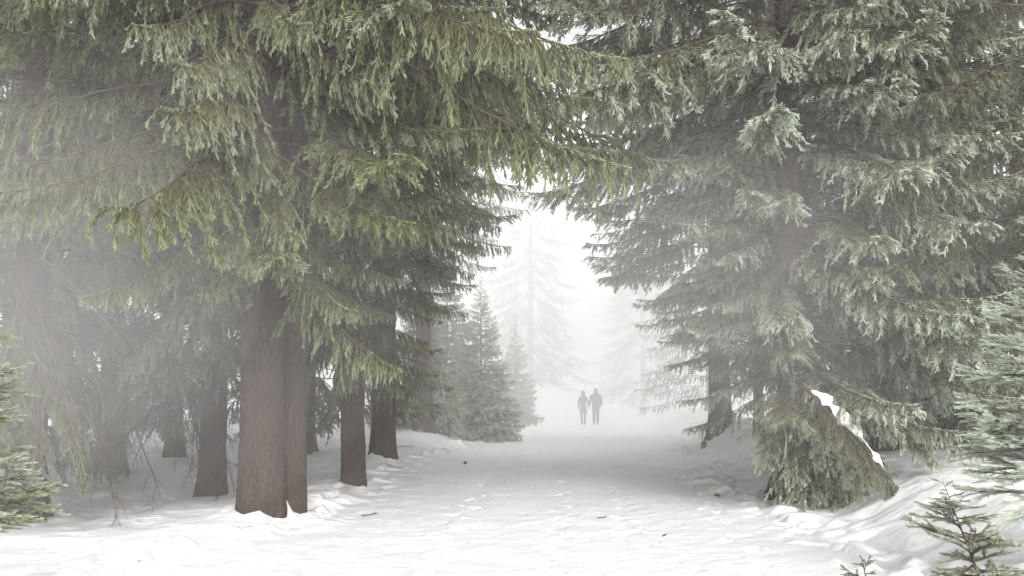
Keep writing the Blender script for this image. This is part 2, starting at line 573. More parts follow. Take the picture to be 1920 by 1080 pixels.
    SA = np.concatenate(SA); SD = np.concatenate(SD); SL = np.concatenate(SL); ST = np.concatenate(ST)
    g.tubes(np.array(LATP), np.array(LATR), 3, 0)
    g.cores(SA, SD, SL, core if lod >= 1 else 0.016, ST)
    g.needles(SA, SD, SL, ST, dens * lod, nl, nw, rng)
    return g.mesh(name)

def make_bare(name, seed, L, pitches, r0=0.028, twig=0.9, fine=True, spacing=0.09, wob=0.10):
    """a dead bough: wood only"""
    rng = np.random.default_rng(seed)
    g = Geo()
    P = axis_curve(L, pitches, rng, wob=wob)
    n = len(P); s = np.linspace(0, 1, n)
    g.tubes(P[None], (r0 * (1 - s) ** 0.7 + 0.003)[None], 6, 0)
    l2, r2, l3, r3 = [], [], [], []
    for a in np.arange(0.12 * L, L, spacing):
        if rng.random() < 0.25: continue
        u = a / L
        p = np.array([np.interp(u, s, P[:, k]) for k in range(3)])
        i = min(n - 2, int(u * (n - 1)))
        T = unit(P[i + 1] - P[i]); S = unit(np.cross(T, UP)) * rng.choice([-1, 1])
        ln = twig * rng.uniform(0.25, 1.0) * (1.1 - 0.7 * u)
        Q = grow(p, T * 0.6 + S * rng.uniform(0.4, 1.0) + UP * rng.uniform(-0.8, 0.4), ln, 8, 0.12, 0.16, rng)
        l2.append(Q); r2.append(np.linspace(0.0070 if ln > 0.5 else 0.0045, 0.0018, 8))
        if fine:
            for _ in range(int(ln / 0.06)):
                t = rng.integers(1, 7)
                d = Q[t + 1] - Q[t] if t < 7 else Q[t] - Q[t - 1]
                q = grow(Q[t], unit(d) + rng.normal(0, 0.6, 3), rng.uniform(0.08, 0.32), 5, 0.10, 0.2, rng)
                l3.append(q); r3.append(np.linspace(0.0026, 0.0013, 5))
    if l2: g.tubes(np.array(l2), np.array(r2), 4, 0)
    if l3: g.tubes(np.array(l3), np.array(r3), 3, 0)
    return g.mesh(name)

LIB = {}
LIB['comb'] = [make_branch('hanging_branch', 100 + i, 4.0, [(0, 4 - 4 * i), (0.5, -20 - 3 * i), (0.85, -16), (1, 8 - 6 * i)], 'comb') for i in range(4)]
LIB['droop'] = [make_branch('drooping_branch', 120 + i, 3.6, [(0, -18), (0.4, -40 - 6 * i), (1, -56)], 'comb', lat_max=0.7) for i in range(2)]
LIB['flat'] = [make_branch('spreading_branch', 140 + i, 4.0, [(0, 8 - 5 * i), (0.4, -14 - 2 * i), (0.75, -10), (1, 20 - 6 * i)], 'flat', lat_max=0.95) for i in range(4)]
LIB['skirt'] = [make_branch('sweeping_branch', 160 + i, 3.2, [(0, -25), (0.4, -48 - 4 * i), (1, -46)], 'flat', lat_max=0.8) for i in range(2)]
LIB['young'] = [make_branch('young_branch', 180 + i, 1.0, [(0, 24 - 12 * i), (0.5, 6 - 6 * i), (1, 16)], 'young', r0=0.009, lat_max=0.50, start=0.08, spacing=0.040, shoot=(0.05, 0.13), shoot_sp=0.040, dens=560, nl=0.015, nw=0.0030, core=0.0060) for i in range(3)]
LIB['sapling'] = [make_branch('sapling_branch', 186 + i, 0.42, [(0, 4 - 10 * i), (0.5, -16), (1, 0)], 'young', r0=0.005, lat_max=0.22, start=0.12, spacing=0.024, shoot=(0.03, 0.07), shoot_sp=0.030, dens=800, nl=0.013, nw=0.0028, core=0.0070) for i in range(3)]
LIB['bush'] = [make_branch('bushy_branch', 190 + i, 1.5, [(0, 14 - 10 * i), (0.5, -4 - 5 * i), (1, 14)], 'flat', r0=0.012, lat_max=0.6, start=0.08, spacing=0.032, shoot=(0.08, 0.16), shoot_sp=0.036, dens=150, nl=0.020, nw=0.0065, core=0.011) for i in range(3)]
LIB['far'] = [make_branch('distant_branch', 200 + i, 4.0, [(0, 4), (0.5, -20 - 6 * i), (0.85, -14), (1, 6)], ('comb', 'flat', 'comb')[i], lod=0.45, nl=0.026, nw=0.010, dens=420, lat_max=0.9) for i in range(3)]
LIB['bare'] = [make_bare('bare_branch', 220 + i, 2.6, [(0, -4), (0.5, -24 - 6 * i), (1, -40)]) for i in range(3)]
LIB['dead'] = [make_bare('dead_branch', 240 + i, 3.2, [(0, -8 - 6 * i), (0.25, -40), (0.5, -62 - 5 * i), (1, -74)], r0=0.026, twig=1.2, spacing=0.10, wob=0.20) for i in range(3)]
LIBLEN = {'sapling': 0.42, 'bush': 1.5, 'dead': 3.2, 'comb': 4.0, 'droop': 3.6, 'flat': 4.0, 'skirt': 3.2, 'young': 1.0, 'far': 4.0, 'bare': 2.6}

# ------------------------------------------------------------------ trees
def make_trunk(name, H, r, seed, lean=(0, 0), flare=0.35, top=None, sides=34, base=-0.35, detail=False):
    rng = np.random.default_rng(seed)
    top = top or H
    if detail:
        sides = 110
        zz = np.concatenate([np.linspace(base, 4.2, 190), np.linspace(4.4, top, 30)])
    else:
        zz = np.concatenate([np.linspace(base, 3.4, 46), np.linspace(3.6, top, 22)]) if top > 4 else np.linspace(base, top, 20)
    ph = rng.random(4) * 6.28
    an = np.arange(sides) * 2 * np.pi / sides
    A, Z = np.meshgrid(an, zz)
    T = np.clip(np.maximum(Z, 0) / H, 0, 1)
    rr = r * np.maximum(0.03, 1 - T) ** 0.85
    fl = flare * r * np.exp(-np.maximum(Z, 0) / 0.40)
    lob = 1 + 0.6 * np.sin(3 * A + ph[0]) + 0.45 * np.sin(5 * A + ph[1])
    rad = rr * (1 + 0.035 * np.sin(2 * A + ph[2] + Z * 0.4) + 0.03 * np.sin(5 * A + ph[3] + Z * 1.1)) + fl * lob
    if detail:
        # scaly bark: raised plates between fissures, seamless round the stem
        cx_, cy2 = np.cos(A) * r, np.sin(A) * r
        def n3(f, fz, sd):
            return value_noise(cx_ * f + Z * fz * 0.37, cy2 * f + Z * fz, sd)
        plate = np.clip(np.abs(n3(26, 6.0, seed)) * 7, 0, 1) * 0.6 + np.clip(np.abs(n3(44, 11.0, seed + 1)) * 6, 0, 1) * 0.4
        rad = rad + (plate - 0.6) * 0.026 + n3(70, 40, seed + 2) * 0.012 + n3(9, 3.0, seed + 3) * 0.016
    else:
        rad = rad + rng.normal(0, 0.022 * r, rad.shape)
    X = lean[0] * Z + 0.04 * r * np.sin(Z * 0.9 + ph[0]) + rad * np.cos(A)
    Y = lean[1] * Z + rad * np.sin(A)
    V = np.stack([X, Y, Z], -1).reshape(-1, 3)
    n = len(zz)
    i = np.arange(n - 1)[:, None] * sides + np.arange(sides)[None, :]
    j = np.arange(n - 1)[:, None] * sides + (np.arange(sides)[None, :] + 1) % sides
    F = np.stack([i, j, j + sides, i + sides], -1).reshape(-1, 4)
    return mesh_np(name, V, F, [M_BARK], smooth=True)

def add_branch(crown, lib, k, loc, az, length, tilt=0.0, roll=0.0, frost_light=0.5, tint=0.3, name='branch'):
    me = LIB[lib][k % len(LIB[lib])]
    o = link(name, me, crown, loc)
    sca = length / LIBLEN[lib]
    o.rotation_euler = Euler((roll, -tilt, az), 'XYZ')
    o.scale = (sca,) * 3
    o['frost_light'] = frost_light
    o['tint'] = tint
    return o

def spruce(label, col, d, H, r, zlow, Lmax, seed, style='comb', frost_light=0.5, tint=0.3, name='spruce_tree', group='old spruces lining the path',
           per_m=13.5, vis_top=8.5, bare=0.0, trunk2=None, extra=(), far=False, lean=(0, 0), low_fn=None, dz=0.0, flare=0.35, az_skip=None, len_fn=None):
    rng = random.Random(seed)
    vis_top = max(vis_top, 2.6 + 0.29 * d)
    x = px(col, d); y = d
    z0 = gz(x, y) + dz
    root = link(name, None, None, (x, y, z0))
    root.empty_display_size = 0.3
    tag(root, label, 'tree', group)
    link('trunk', make_trunk('trunk', H, r, seed, lean, flare, detail=d < 32), root)
    if trunk2:
        (c2, d2, H2, r2, sd2) = trunk2
        x2 = px(c2, d2)
        link('trunk', make_trunk('trunk', H2, r2, sd2, (0.004, 0), 0.12, detail=True), root, (x2 - x, d2 - d, gz(x2, d2) - z0))
    crown = link('crown', None, root)
    crown.empty_display_size = 0.3
    z = zlow; k = 0
    az = rng.random() * 6.28
    while z < H * 0.97:
        az += 2.39996 + rng.uniform(-0.35, 0.35)
        t = z / H
        L = Lmax * min(1.0, (1.12 * (1 - t)) ** 0.62) * rng.uniform(0.72, 1.1)
        if z < zlow + 0.8: L *= 0.8
        vis = z < vis_top
        if not vis: L *= 0.5  # unseen upper boughs shortened to let sky light down to the path
        ok = True
        if low_fn and z < low_fn(math.degrees(az) % 360): ok = False
        if len_fn: L *= len_fn(math.degrees(az) % 360, z)
        if vis and 0.75 < (az % 6.2832) < 2.4 and rng.random() < 0.3: ok = False     # behind the stem, never in view
        if ok:
            lib = style if (vis and not far) else 'far'
            if lib == 'comb' and rng.random() < 0.30: lib = 'flat'
            if lib == 'comb' and rng.random() < 0.20 and not (len_fn and abs(math.cos(az)) > 0.3): lib = 'droop'
            if lib == 'flat' and rng.random() < 0.06: lib = 'comb'
            nm = 'branch'
            if vis and not far and rng.random() < bare:
                lib = 'bare'; L = min(L * 0.8, 3.0)
            rr = r * (1 - t) ** 0.85 * 0.6
            tilt = R(rng.uniform(-8, 7)) + R(12) * max(0, t - 0.4)
            fr = max(0, frost_light * rng.uniform(0.55, 1.35)); ti = min(1, max(0, tint + rng.uniform(-0.2, 0.2)))
            add_branch(crown, lib, rng.randrange(12), (rr * math.cos(az) + lean[0] * z, rr * math.sin(az) + lean[1] * z, z), az, L, tilt, R(rng.uniform(-12, 12)), fr, ti, nm)
        z += (1.0 / per_m if vis else 1.0 / (per_m * 0.30)) * rng.uniform(0.6, 1.4) * (1.7 if far else 1.0)
        k += 1
    if d < 32:
        for _ in range(9):
            ez = rng.uniform(0.9, max(1.6, zlow + 0.6)); ea = rng.uniform(0, 6.28)
            add_branch(crown, 'bare', rng.randrange(9), (r * 0.8 * math.cos(ea), r * 0.8 * math.sin(ea), ez), ea, rng.uniform(0.25, 0.9), R(rng.uniform(-10, 20)), 0, 0, 0, 'dead_twig')
    for (lib, kk, ez, eaz, eL, etilt) in extra:
        add_branch(crown, lib, kk, (r * 0.6 * math.cos(R(eaz)), r * 0.6 * math.sin(R(eaz)), ez), R(eaz), eL, R(etilt), 0, frost_light, tint)
    return root

def young(label, col, d, H, seed, frost_light=0.8, tint=0.35, Lmax=0.9, r=0.035, name='young_spruce', group='young spruces', per_m=34, zlow=0.12, lean=(0, 0), lib='young', power=0.9, dz=0.0):
    rng = random.Random(seed)
    x = px(col, d); y = d
    root = link(name, None, None, (x, y, gz(x, y) + dz))
    root.empty_display_size = 0.2
    tag(root, label, 'tree', group)
    link('trunk', make_trunk('trunk', H, r, seed, lean, 0.2, sides=10), root)
    crown = link('crown', None, root)
    crown.empty_display_size = 0.2
    z = zlow; az = rng.random() * 6.28
    while z < H * 0.985:
        az += 2.39996 + rng.uniform(-0.4, 0.4)
        t = z / H
        L = max(0.12, Lmax * (1 - t) ** power * rng.uniform(0.75, 1.12))
        wild = 17 if lib == 'sapling' else 8
        tilt = R(rng.uniform(-wild, wild)) + R(-10 + 42 * t)
        if lib == 'sapling': L *= rng.uniform(0.6, 1.15)
        add_branch(crown, lib, rng.randrange(12), (lean[0] * z, lean[1] * z, z), az, L, tilt, R(rng.uniform(-10, 10)), max(0, frost_light * rng.uniform(0.7, 1.3)), min(1, max(0, tint + rng.uniform(-0.15, 0.15))))
        z += 1.0 / per_m * rng.uniform(0.6, 1.4) * (0.7 + 0.6 * t) * max(1.0, H / 3)
    return root

# how far the boughs reach over the path: short near the ground, long higher up, so the crowns close above the walkers
def reach(d, side, lo=-0.25, hi=0.42, e0=0.12, top=9.0):
    def fn(azd, z):
        c = math.cos(R(azd)) * side
        if c <= 0: return 1.0
        if z > top: return 1.0 - 0.4 * c  # out of view: boughs cut back so sky light reaches the path
        e = (z - 2.5) / d
        return 1.0 + c * float(np.interp(e, [0.0, e0 - 0.02, e0 + 0.03, 0.20, 0.3], [lo, lo, lo * 0.3, hi * 0.85, hi]))
    return fn

def reach_bank(azd, z):
    c = -math.cos(R(azd))
    if c <= 0: return 1.0
    return 1.0 + c * float(np.interp((z - 2.5) / 38.0, [-0.02, 0.03, 0.09, 0.13, 0.3], [-0.68, -0.45, 0.05, 0.32, 0.38])) * (0.65 if z > 12 else 1.0)

# left row along the path
spruce('massive spruce with two fused reddish trunks at the left path edge', 490, 17.2, 21, 0.268, 2.75, 4.9, 11, 'comb', 0.5, 0.85, per_m=19, bare=0.08,
       trunk2=(545, 17.7, 19, 0.21, 77), len_fn=reach(17.2, 1, -0.52), low_fn=lambda a: 3.9 if 150 < a < 262 else 0, flare=0.16,
       extra=[('comb', 0, 3.5, -95, 2.6, -4), ('comb', 1, 4.0, -75, 3.0, -6), ('comb', 2, 4.3, -110, 2.8, -4), ('comb', 3, 4.8, -88, 2.4, -8), ('comb', 0, 5.3, -60, 3.4, -2), ('comb', 2, 5.6, -100, 2.6, -5),
('comb', 0, 3.1, -100, 2.2, -6), ('comb', 1, 3.0, -58, 2.5, -4), ('droop', 0, 3.4, -85, 1.7, 0), ('comb', 2, 3.3, -138, 2.7, -4), ('droop', 1, 3.3, -105, 1.6, 0), ('droop', 0, 3.6, -70, 1.8, 0), ('comb', 3, 6.2, -80, 3.0, 0), ('comb', 1, 7.3, -45, 4.0, 0), ('comb', 2, 7.6, -30, 4.4, 0), ('comb', 0, 6.9, -110, 3.0, 0),
              ('comb', 3, 6.6, -62, 3.6, 0), ('comb', 2, 8.1, -38, 4.4, 0), ('comb', 1, 7.3, -92, 3.2, -4), ('comb', 0, 8.0, -12, 4.7, 0), ('comb', 3, 8.3, 5, 4.6, 0)])
spruce('slim spruce with a narrow dark trunk behind the double-trunked spruce', 662, 22.8, 17, 0.18, 1.9, 3.7, 12, 'comb', 0.45, 0.6, flare=0.12, bare=0.08, len_fn=reach(22.8, 1, -0.48),
       extra=[('droop', 0, 2.7, -110, 2.0, 0), ('droop', 1, 3.0, -75, 2.0, 0), ('droop', 0, 2.4, -95, 1.9, -4), ('droop', 1, 2.5, -125, 2.1, 0), ('droop', 0, 2.5, -58, 1.8, 0), ('droop', 1, 2.2, -150, 2.0, 0), ('comb', 1, 3.4, -95, 2.4, -6)])
spruce('spruce with a stout dark trunk standing where the left bank begins', 720, 30.6, 22, 0.26, 3.5, 4.5, 13, 'comb', 0.30, 0.35, flare=0.2, bare=0.10, len_fn=reach(30.6, 1, -0.36, 0.42, 0.09),
       extra=[('comb', 1, 4.4, -95, 3.0, -6), ('comb', 2, 4.9, -70, 3.2, -6), ('comb', 0, 5.6, -80, 3.2, -4)])
spruce('shaded spruce behind the tangle of dead drooping boughs', 403, 23.0, 20, 0.21, 2.9, 4.0, 14, 'comb', 0.35, 0.2, bare=0.25,
       extra=[('dead', 0, 3.0, -128, 3.1, 0), ('dead', 1, 2.7, -112, 3.3, 4), ('dead', 2, 2.5, -86, 3.0, 0), ('dead', 1, 2.9, -150, 2.8, 6), ('dead', 2, 2.2, -100, 2.5, 8), ('dead', 0, 2.4, -70, 2.4, 0), ('bare', 1, 1.9, -120, 2.6, -10), ('dead', 0, 2.8, -138, 3.4, 10), ('dead', 2, 2.6, -120, 3.2, 12), ('dead', 1, 2.3, -95, 3.0, 8), ('dead', 2, 2.9, -105, 2.7, 16), ('droop', 0, 2.5, -158, 2.6, 2), ('droop', 1, 2.3, -140, 2.4, 2), ('bare', 0, 2.2, -130, 2.6, -14), ('bare', 2, 1.8, -110, 2.4, -10), ('bare', 1, 2.5, -95, 2.6, -18), ('dead', 0, 2.7, -75, 3.0, 6), ('dead', 1, 3.1, -118, 3.6, 14), ('droop', 1, 2.7, -112, 1.9, 0)])
spruce('dark spruce at the left edge with low sweeping branches on the snow', 58, 18.6, 20, 0.25, 1.7, 4.3, 15, 'comb', 0.22, 0.15, bare=0.25,  # little rime: shade of the upper left corner painted into its colour
       extra=[('droop', 0, 2.7, -58, 3.6, 2), ('droop', 1, 2.5, -64, 3.2, 2), ('droop', 0, 2.2, -95, 2.8, 4), ('droop', 1, 2.4, -130, 3.0, 4), ('dead', 0, 2.6, -30, 3.0, 4), ('dead', 2, 2.2, -45, 2.8, 6), ('dead', 1, 2.0, 5, 2.8, 12)], low_fn=lambda a: 3.6 if (a > 305 or a < 60) else 0)
spruce('spruce deep in the left wood behind the dark edge spruce', 215, 29.0, 20, 0.25, 1.9, 4.2, 16, 'comb', 0.4, 0.2, bare=0.15)
spruce('spruce half hidden behind the slim narrow-trunked spruce', 575, 36.0, 20, 0.25, 1.4, 4.0, 17, 'comb', 0.4, 0.25)
spruce('tall spruce above the young firs on the left bank', 795, 43.0, 22, 0.26, 5.4, 4.2, 18, 'comb', 0.3, 0.25, vis_top=13, len_fn=reach(43, 1, -0.3, 0.35, 0.10, 13))
spruce('spruce cut by the left picture edge behind the nearest sapling', -90, 24.0, 20, 0.25, 1.0, 4.2, 19, 'comb', 0.45, 0.25, bare=0.1)
spruce('shadowy spruce between the dark edge spruce and the dead boughs', 330, 34.0, 20, 0.2, 1.1, 4.0, 20, 'comb', 0.25, 0.15, per_m=9, bare=0.1, extra=[('dead', 0, 2.4, -100, 3.0, 6), ('dead', 2, 2.2, -70, 3.0, 4), ('droop', 0, 2.2, -120, 2.6, 4), ('droop', 1, 2.4, -85, 2.6, 4), ('bare', 1, 1.8, -95, 2.6, 0)])
spruce('dim spruce filling the wood at the far left', 20, 33.0, 20, 0.22, 1.3, 4.2, 21, 'comb', 0.25, 0.15, per_m=9)
# right row along the path
spruce('big rimed spruce whose lowest branches sweep down the right bank', 1490, 20.0, 20, 0.27, 1.5, 4.2, 31, 'flat', 1.15, 0.45, per_m=20, len_fn=reach(20, -1, -0.62, 0.5, 0.11),
       extra=[('skirt', 0, 1.9, -95, 2.5, 8), ('skirt', 1, 1.8, -60, 2.6, 14), ('skirt', 1, 2.0, -122, 2.3, 0), ('skirt', 0, 2.1, -80, 2.2, 4), ('skirt', 1, 1.6, -108, 2.3, 8), ('skirt', 0, 2.3, -70, 2.6, 6), ('skirt', 1, 2.0, -90, 3.0, -6), ('skirt', 0, 1.9, -104, 2.8, -6), ('skirt', 1, 2.0, -76, 2.9, -2), ('skirt', 0, 1.8, -114, 2.6, -6), ('skirt', 1, 1.4, -92, 2.2, -4), ('skirt', 0, 1.3, -70, 2.2, 0), ('skirt', 1, 1.3, -112, 2.0, -4), ('skirt', 1, 2.1, -84, 2.6, -6), ('skirt', 0, 2.0, -98, 2.4, -8),
              ('flat', 0, 3.3, -92, 3.0, -4), ('flat', 1, 3.9, -75, 3.2, -4), ('flat', 2, 4.3, -108, 2.8, 0), ('flat', 3, 4.9, -86, 3.0, 0), ('flat', 1, 5.6, -70, 3.2, 0), ('flat', 0, 6.1, -100, 3.0, 0),
              ('flat', 2, 6.8, -84, 3.2, 0), ('flat', 3, 2.8, -60, 3.4, 4), ('flat', 2, 5.2, -50, 3.6, 2), ('flat', 0, 7.3, -95, 3.0, 0), ('flat', 1, 7.8, -165, 4.2, 0)])
spruce('spruce with a bare lower trunk standing on the right snowbank', 1347, 38.0, 21, 0.29, 2.5, 4.9, 32, 'flat', 0.8, 0.35, vis_top=12, len_fn=reach_bank)
spruce('spruce with a slim dark trunk in the shade behind the right bank', 1808, 28.0, 20, 0.22, 2.9, 4.0, 33, 'flat', 0.38, 0.12)  # rime lowered, painting corner shade into the needles
spruce('spruce with drooping skirt right of the snow-covered fallen bough', 1655, 24.5, 19, 0.24, 1.6, 3.6, 34, 'flat', 0.40, 0.15,  # rime kept low to paint shade into the upper right
       extra=[('skirt', 0, 2.1, -52, 2.9, 8), ('skirt', 1, 1.9, -72, 2.6, 8), ('skirt', 0, 1.8, -105, 2.4, 8)])
spruce('dark spruce at the right edge above the pale young spruce', 1990, 19.5, 20, 0.27, 2.6, 4.4, 36, 'flat', 0.28, 0.12)  # little rime, so the right corner's shade sits in its colour
spruce('thin-trunked spruce between the bank spruce and the rimed spruce', 1420, 33.0, 15, 0.12, 2.2, 2.8, 35, 'flat', 0.6, 0.25)
spruce('dim spruce behind the tree with the drooping skirt', 1610, 35.0, 21, 0.22, 1.6, 4.2, 37, 'flat', 0.3, 0.12, per_m=9)
spruce('dim spruce behind the slim dark trunk at the far right', 1915, 33.0, 21, 0.22, 1.6, 4.2, 38, 'flat', 0.3, 0.12, per_m=9)
# fog trees
FOGG = 'spruces fading in the fog'
spruce('tall pale spruce fading in fog left of the walking couple', 995, 92.0, 22, 0.2, 2.0, 4.5, 51, far=True, vis_top=16, frost_light=0.3, group=FOGG, per_m=30)
spruce('faint spruce fading in fog right of the walking couple', 1205, 98.0, 22, 0.2, 1.4, 4.5, 52, far=True, vis_top=18, frost_light=0.3, group=FOGG, per_m=26)
spruce('pale spruce low on the right bank behind the bare-trunked spruce', 1335, 61.0, 20, 0.28, 0.6, 3.8, 53, far=True, vis_top=14, frost_light=0.4, group=FOGG, per_m=18)

# young trees
young('small dense green fir standing at the tip of the left bank', 902, 46.0, 5.3, 61, 1.3, 1.0, Lmax=1.6, r=0.06, per_m=60, lib='bush')  # this fir and the next two: extra rime paints in fog light
young('slightly taller fir behind the small dense green fir', 838, 49.0, 6.6, 62, 1.3, 0.9, Lmax=1.9, r=0.06, per_m=60, lib='bush')
young('young fir next to the stout dark trunk on the left', 785, 44.0, 5.4, 63, 1.3, 0.8, Lmax=1.7, r=0.06, per_m=55, lib='bush')
young('grey conical fir in fog beside the small green fir', 966, 66.0, 5.0, 64, 0.25, 0.3, Lmax=1.35, r=0.06, per_m=50, lib='bush')
young('young spruce poking in at the left picture edge', -95, 9.0, 2.6, 65, 1.0, 1.0, Lmax=0.82, per_m=40, power=0.6, zlow=0.5)
young('pale rimed young spruce at the right picture edge', 1985, 11.0, 3.0, 66, 3.6, 0.2, Lmax=1.12, per_m=50, power=0.65, zlow=0.55)
young('knee-high leaning sapling in the lower right corner', 1885, 8.0, 1.05, 67, 1.0, 0.35, Lmax=0.66, power=0.7, r=0.014, per_m=70, lean=(-0.36, 0.0), lib='sapling', zlow=0.25)
young('brownish sapling top rising from the snow at the bottom edge', 1668, 7.2, 0.74, 68, 0.35, 0.1, Lmax=0.5, power=0.55, lean=(-0.2, 0.1), r=0.009, per_m=40, lib='sapling')
young('grey understorey spruce below the slim dark trunk', 1730, 26.5, 3.2, 69, 0.7, 0.1, Lmax=1.4, r=0.05, per_m=44, lib='bush')
young('understorey spruce half behind the pale rimed young spruce', 1850, 24.0, 3.0, 70, 0.8, 0.1, Lmax=1.3, r=0.05, per_m=44, lib='bush')

# ------------------------------------------------------------------ small things on the snow
M_STEM = make_plain('bleached_wood', (0.30, 0.28, 0.265), 0.85, 0.35, 30)
M_STUMP = make_plain('stump_wood', (0.20, 0.125, 0.085), 0.85, 0.3, 20)
M_CONE = make_plain('cone_brown', (0.16, 0.10, 0.07), 0.8, 0.3, 60)

def ring_mesh(name, rings, mat, sides=18, cap=True, jitter=0.0, seed=0):
    """rings: list of (centre, rx, ry) stacked upward or along a limb; each ring lies across the running direction"""
    rng = np.random.default_rng(seed)
    C = np.array([r_[0] for r_ in rings], float)
    T = unit(np.gradient(C, axis=0))
    an = np.arange(sides) * 2 * np.pi / sides
    V = []
    for (c, rx, ry), t in zip(rings, T):
        ref = np.array([1.0, 0, 0]) if abs(t[0]) < 0.8 else np.array([0, 1.0, 0])
        U = unit(ref - t * ref.dot(t)); W = np.cross(t, U)
        k = 1 + rng.normal(0, jitter, sides)
        V.append(np.array(c, float) + (np.cos(an) * rx * k)[:, None] * U + (np.sin(an) * ry * k)[:, None] * W)
    n = len(rings)
    V = np.concatenate(V)
    i = np.arange(n - 1)[:, None] * sides + np.arange(sides)[None, :]
    j = np.arange(n - 1)[:, None] * sides + (np.arange(sides)[None, :] + 1) % sides
    F = np.concatenate([np.stack([i, j, j + sides], -1).reshape(-1, 3), np.stack([i, j + sides, i + sides], -1).reshape(-1, 3)])
    if cap:
        V = np.concatenate([V, C[:1], C[-1:]])
        a = np.arange(sides); b_ = (a + 1) % sides
        F = np.concatenate([F, np.stack([np.full(sides, len(V) - 2), b_, a], -1), np.stack([np.full(sides, len(V) - 1), a + (n - 1) * sides, b_ + (n - 1) * sides], -1)])
    return mesh_np(name, V, F, [mat], smooth=True)

# snow-laden bough slanting down the right bank
def snowy_bough():
    y = 17.7
    A = np.array([px(1500, y), y + 0.25, CAM_Z + (HOR - 715) / FPX * y]); B = np.array([px(1668, y), y - 0.15, 0])
    B[2] = gz(B[0], B[1]) + 0.02
    root = link('snowy_bough', None, None, tuple(B))
    tag(root, 'snow-covered bough slanting down onto the right bank', 'bough')
    P = A[None] + (B - A)[None] * np.linspace(0, 1, 14)[:, None]
    P[:, 2] += 0.10 * np.sin(np.linspace(0, math.pi, 14)) - 0.0
    P -= B
    link('bough', ring_mesh('bough', [(p, 0.030 - 0.002 * i, 0.030 - 0.002 * i) for i, p in enumerate(P[:13])], M_BARK, 8), root)
    rng = np.random.default_rng(5)
    # the snow load: a lumpy ridge lying on the bough
    nu_, na_ = 90, 26
    V = []
    for i in range(nu_):
        u = 0.13 + 0.74 * i / (nu_ - 1)
        c = np.array([np.interp(u, np.linspace(0, 1, 14), P[:, k]) for k in range(3)])
        e = max(0.02, math.sin(math.pi * i / (nu_ - 1))) ** 0.4
        a_ = np.arange(na_) * 2 * np.pi / na_
        lump = 1 + 0.75 * value_noise(np.cos(a_) * 1.2 + u * 13, np.sin(a_) * 1.2 + u * 4, 8) + 0.45 * value_noise(np.cos(a_) * 2.6 + u * 34, np.sin(a_) * 2.6 - u * 20, 9)
        w_ = 0.074 * (1.4 - 0.7 * u) * e * lump * max(0.12, 0.50 + 1.3 * value_noise(np.array([u * 15.0]), np.array([7.7]), 12)[0])
        V.append(np.stack([c[0] + 0.03 + w_ * np.cos(a_) * 0.9, c[1] + w_ * np.sin(a_), c[2] + 0.05 * e + w_ * np.cos(a_ - 0.6) * 0.75], -1))
    V = np.concatenate(V)
    i_ = np.arange(nu_ - 1)[:, None] * na_ + np.arange(na_)[None, :]
    j_ = np.arange(nu_ - 1)[:, None] * na_ + (np.arange(na_)[None, :] + 1) % na_
    link('snow_load', mesh_np('snow_load', V, np.stack([i_, j_, j_ + na_, i_ + na_], -1).reshape(-1, 4), [M_CLUMP], smooth=True), root)
    for k, (u, az, L) in enumerate(((0.2, -100, 0.9), (0.35, -70, 1.0), (0.5, -110, 0.9), (0.65, -85, 0.8), (0.8, -60, 0.7), (0.92, -20, 0.6), (0.15, -60, 1.1), (0.3, -120, 1.0), (0.45, -80, 1.1), (0.6, -110, 1.0), (0.75, -75, 0.9), (0.88, -95, 0.8), (0.25, -90, 0.8), (0.55, -60, 0.8))):
        c = [float(np.interp(u, np.linspace(0, 1, 14), P[:, q])) for q in range(3)]
        add_branch(root, 'skirt', k, (c[0], c[1], c[2] - 0.02), R(az), L, R(-6), 0, 0.7, 0.2, 'twig_spray')
snowy_bough()

def dead_stem():
    y = 18.4; x = px(1472, y); z = gz(x, y)
    root = link('dead_stem', None, None, (x, y, z))
    tag(root, 'thin bleached dead stem standing at the foot of the right bank', 'stem')
    link('stem', ring_mesh('stem', [((0.0, 0, -0.1), 0.045, 0.045), ((0, 0, 0.05), 0.034, 0.034), ((0.02, 0, 0.22), 0.026, 0.026), ((0.012, 0, 0.42), 0.023, 0.02), ((-0.015, 0.02, 0.66), 0.017, 0.017), ((0.005, 0.02, 0.88), 0.012, 0.012), ((-0.03, 0.02, 1.05), 0.005, 0.005)], M_STEM, 9, True, 0.08, 2), root)
    link('root', ring_mesh('root', [((0.0, 0, 0.10), 0.024, 0.024), ((-0.05, -0.02, 0.04), 0.026, 0.022), ((-0.13, -0.06, 0.015), 0.018, 0.016), ((-0.22, -0.1, 0.0), 0.008, 0.008)], M_STEM, 8, True, 0.1, 3), root)
    for (z_, az, L) in ((0.55, 190, 0.35), (0.7, 20, 0.3), (0.85, 160, 0.3)):
        add_branch(root, 'bare', int(z_ * 10), (0.01, 0, z_), R(az), L, R(20), 0, 0, 0, 'side_twig')
dead_stem()

def stump():
    y = 37.0; x = px(1318, y)
    z = gz(x, y)
    root = link('tree_stump', None, None, (x, y, z))
    tag(root, 'little brown broken stump poking out of the right snowbank', 'stump')
    link('stub', ring_mesh('stub', [((0, 0, -0.1), 0.09, 0.09), ((0, 0, 0.08), 0.075, 0.07), ((0.0, 0, 0.18), 0.07, 0.065), ((0.005, 0, 0.20), 0.05, 0.05)], M_STUMP, 12, True, 0.08, 6), root)
    link('splinter', ring_mesh('splinter', [((0.01, 0, 0.15), 0.035, 0.03), ((0.02, 0, 0.27), 0.022, 0.02), ((0.03, 0, 0.35), 0.004, 0.004)], M_STUMP, 8, True, 0.1, 7), root)
stump()

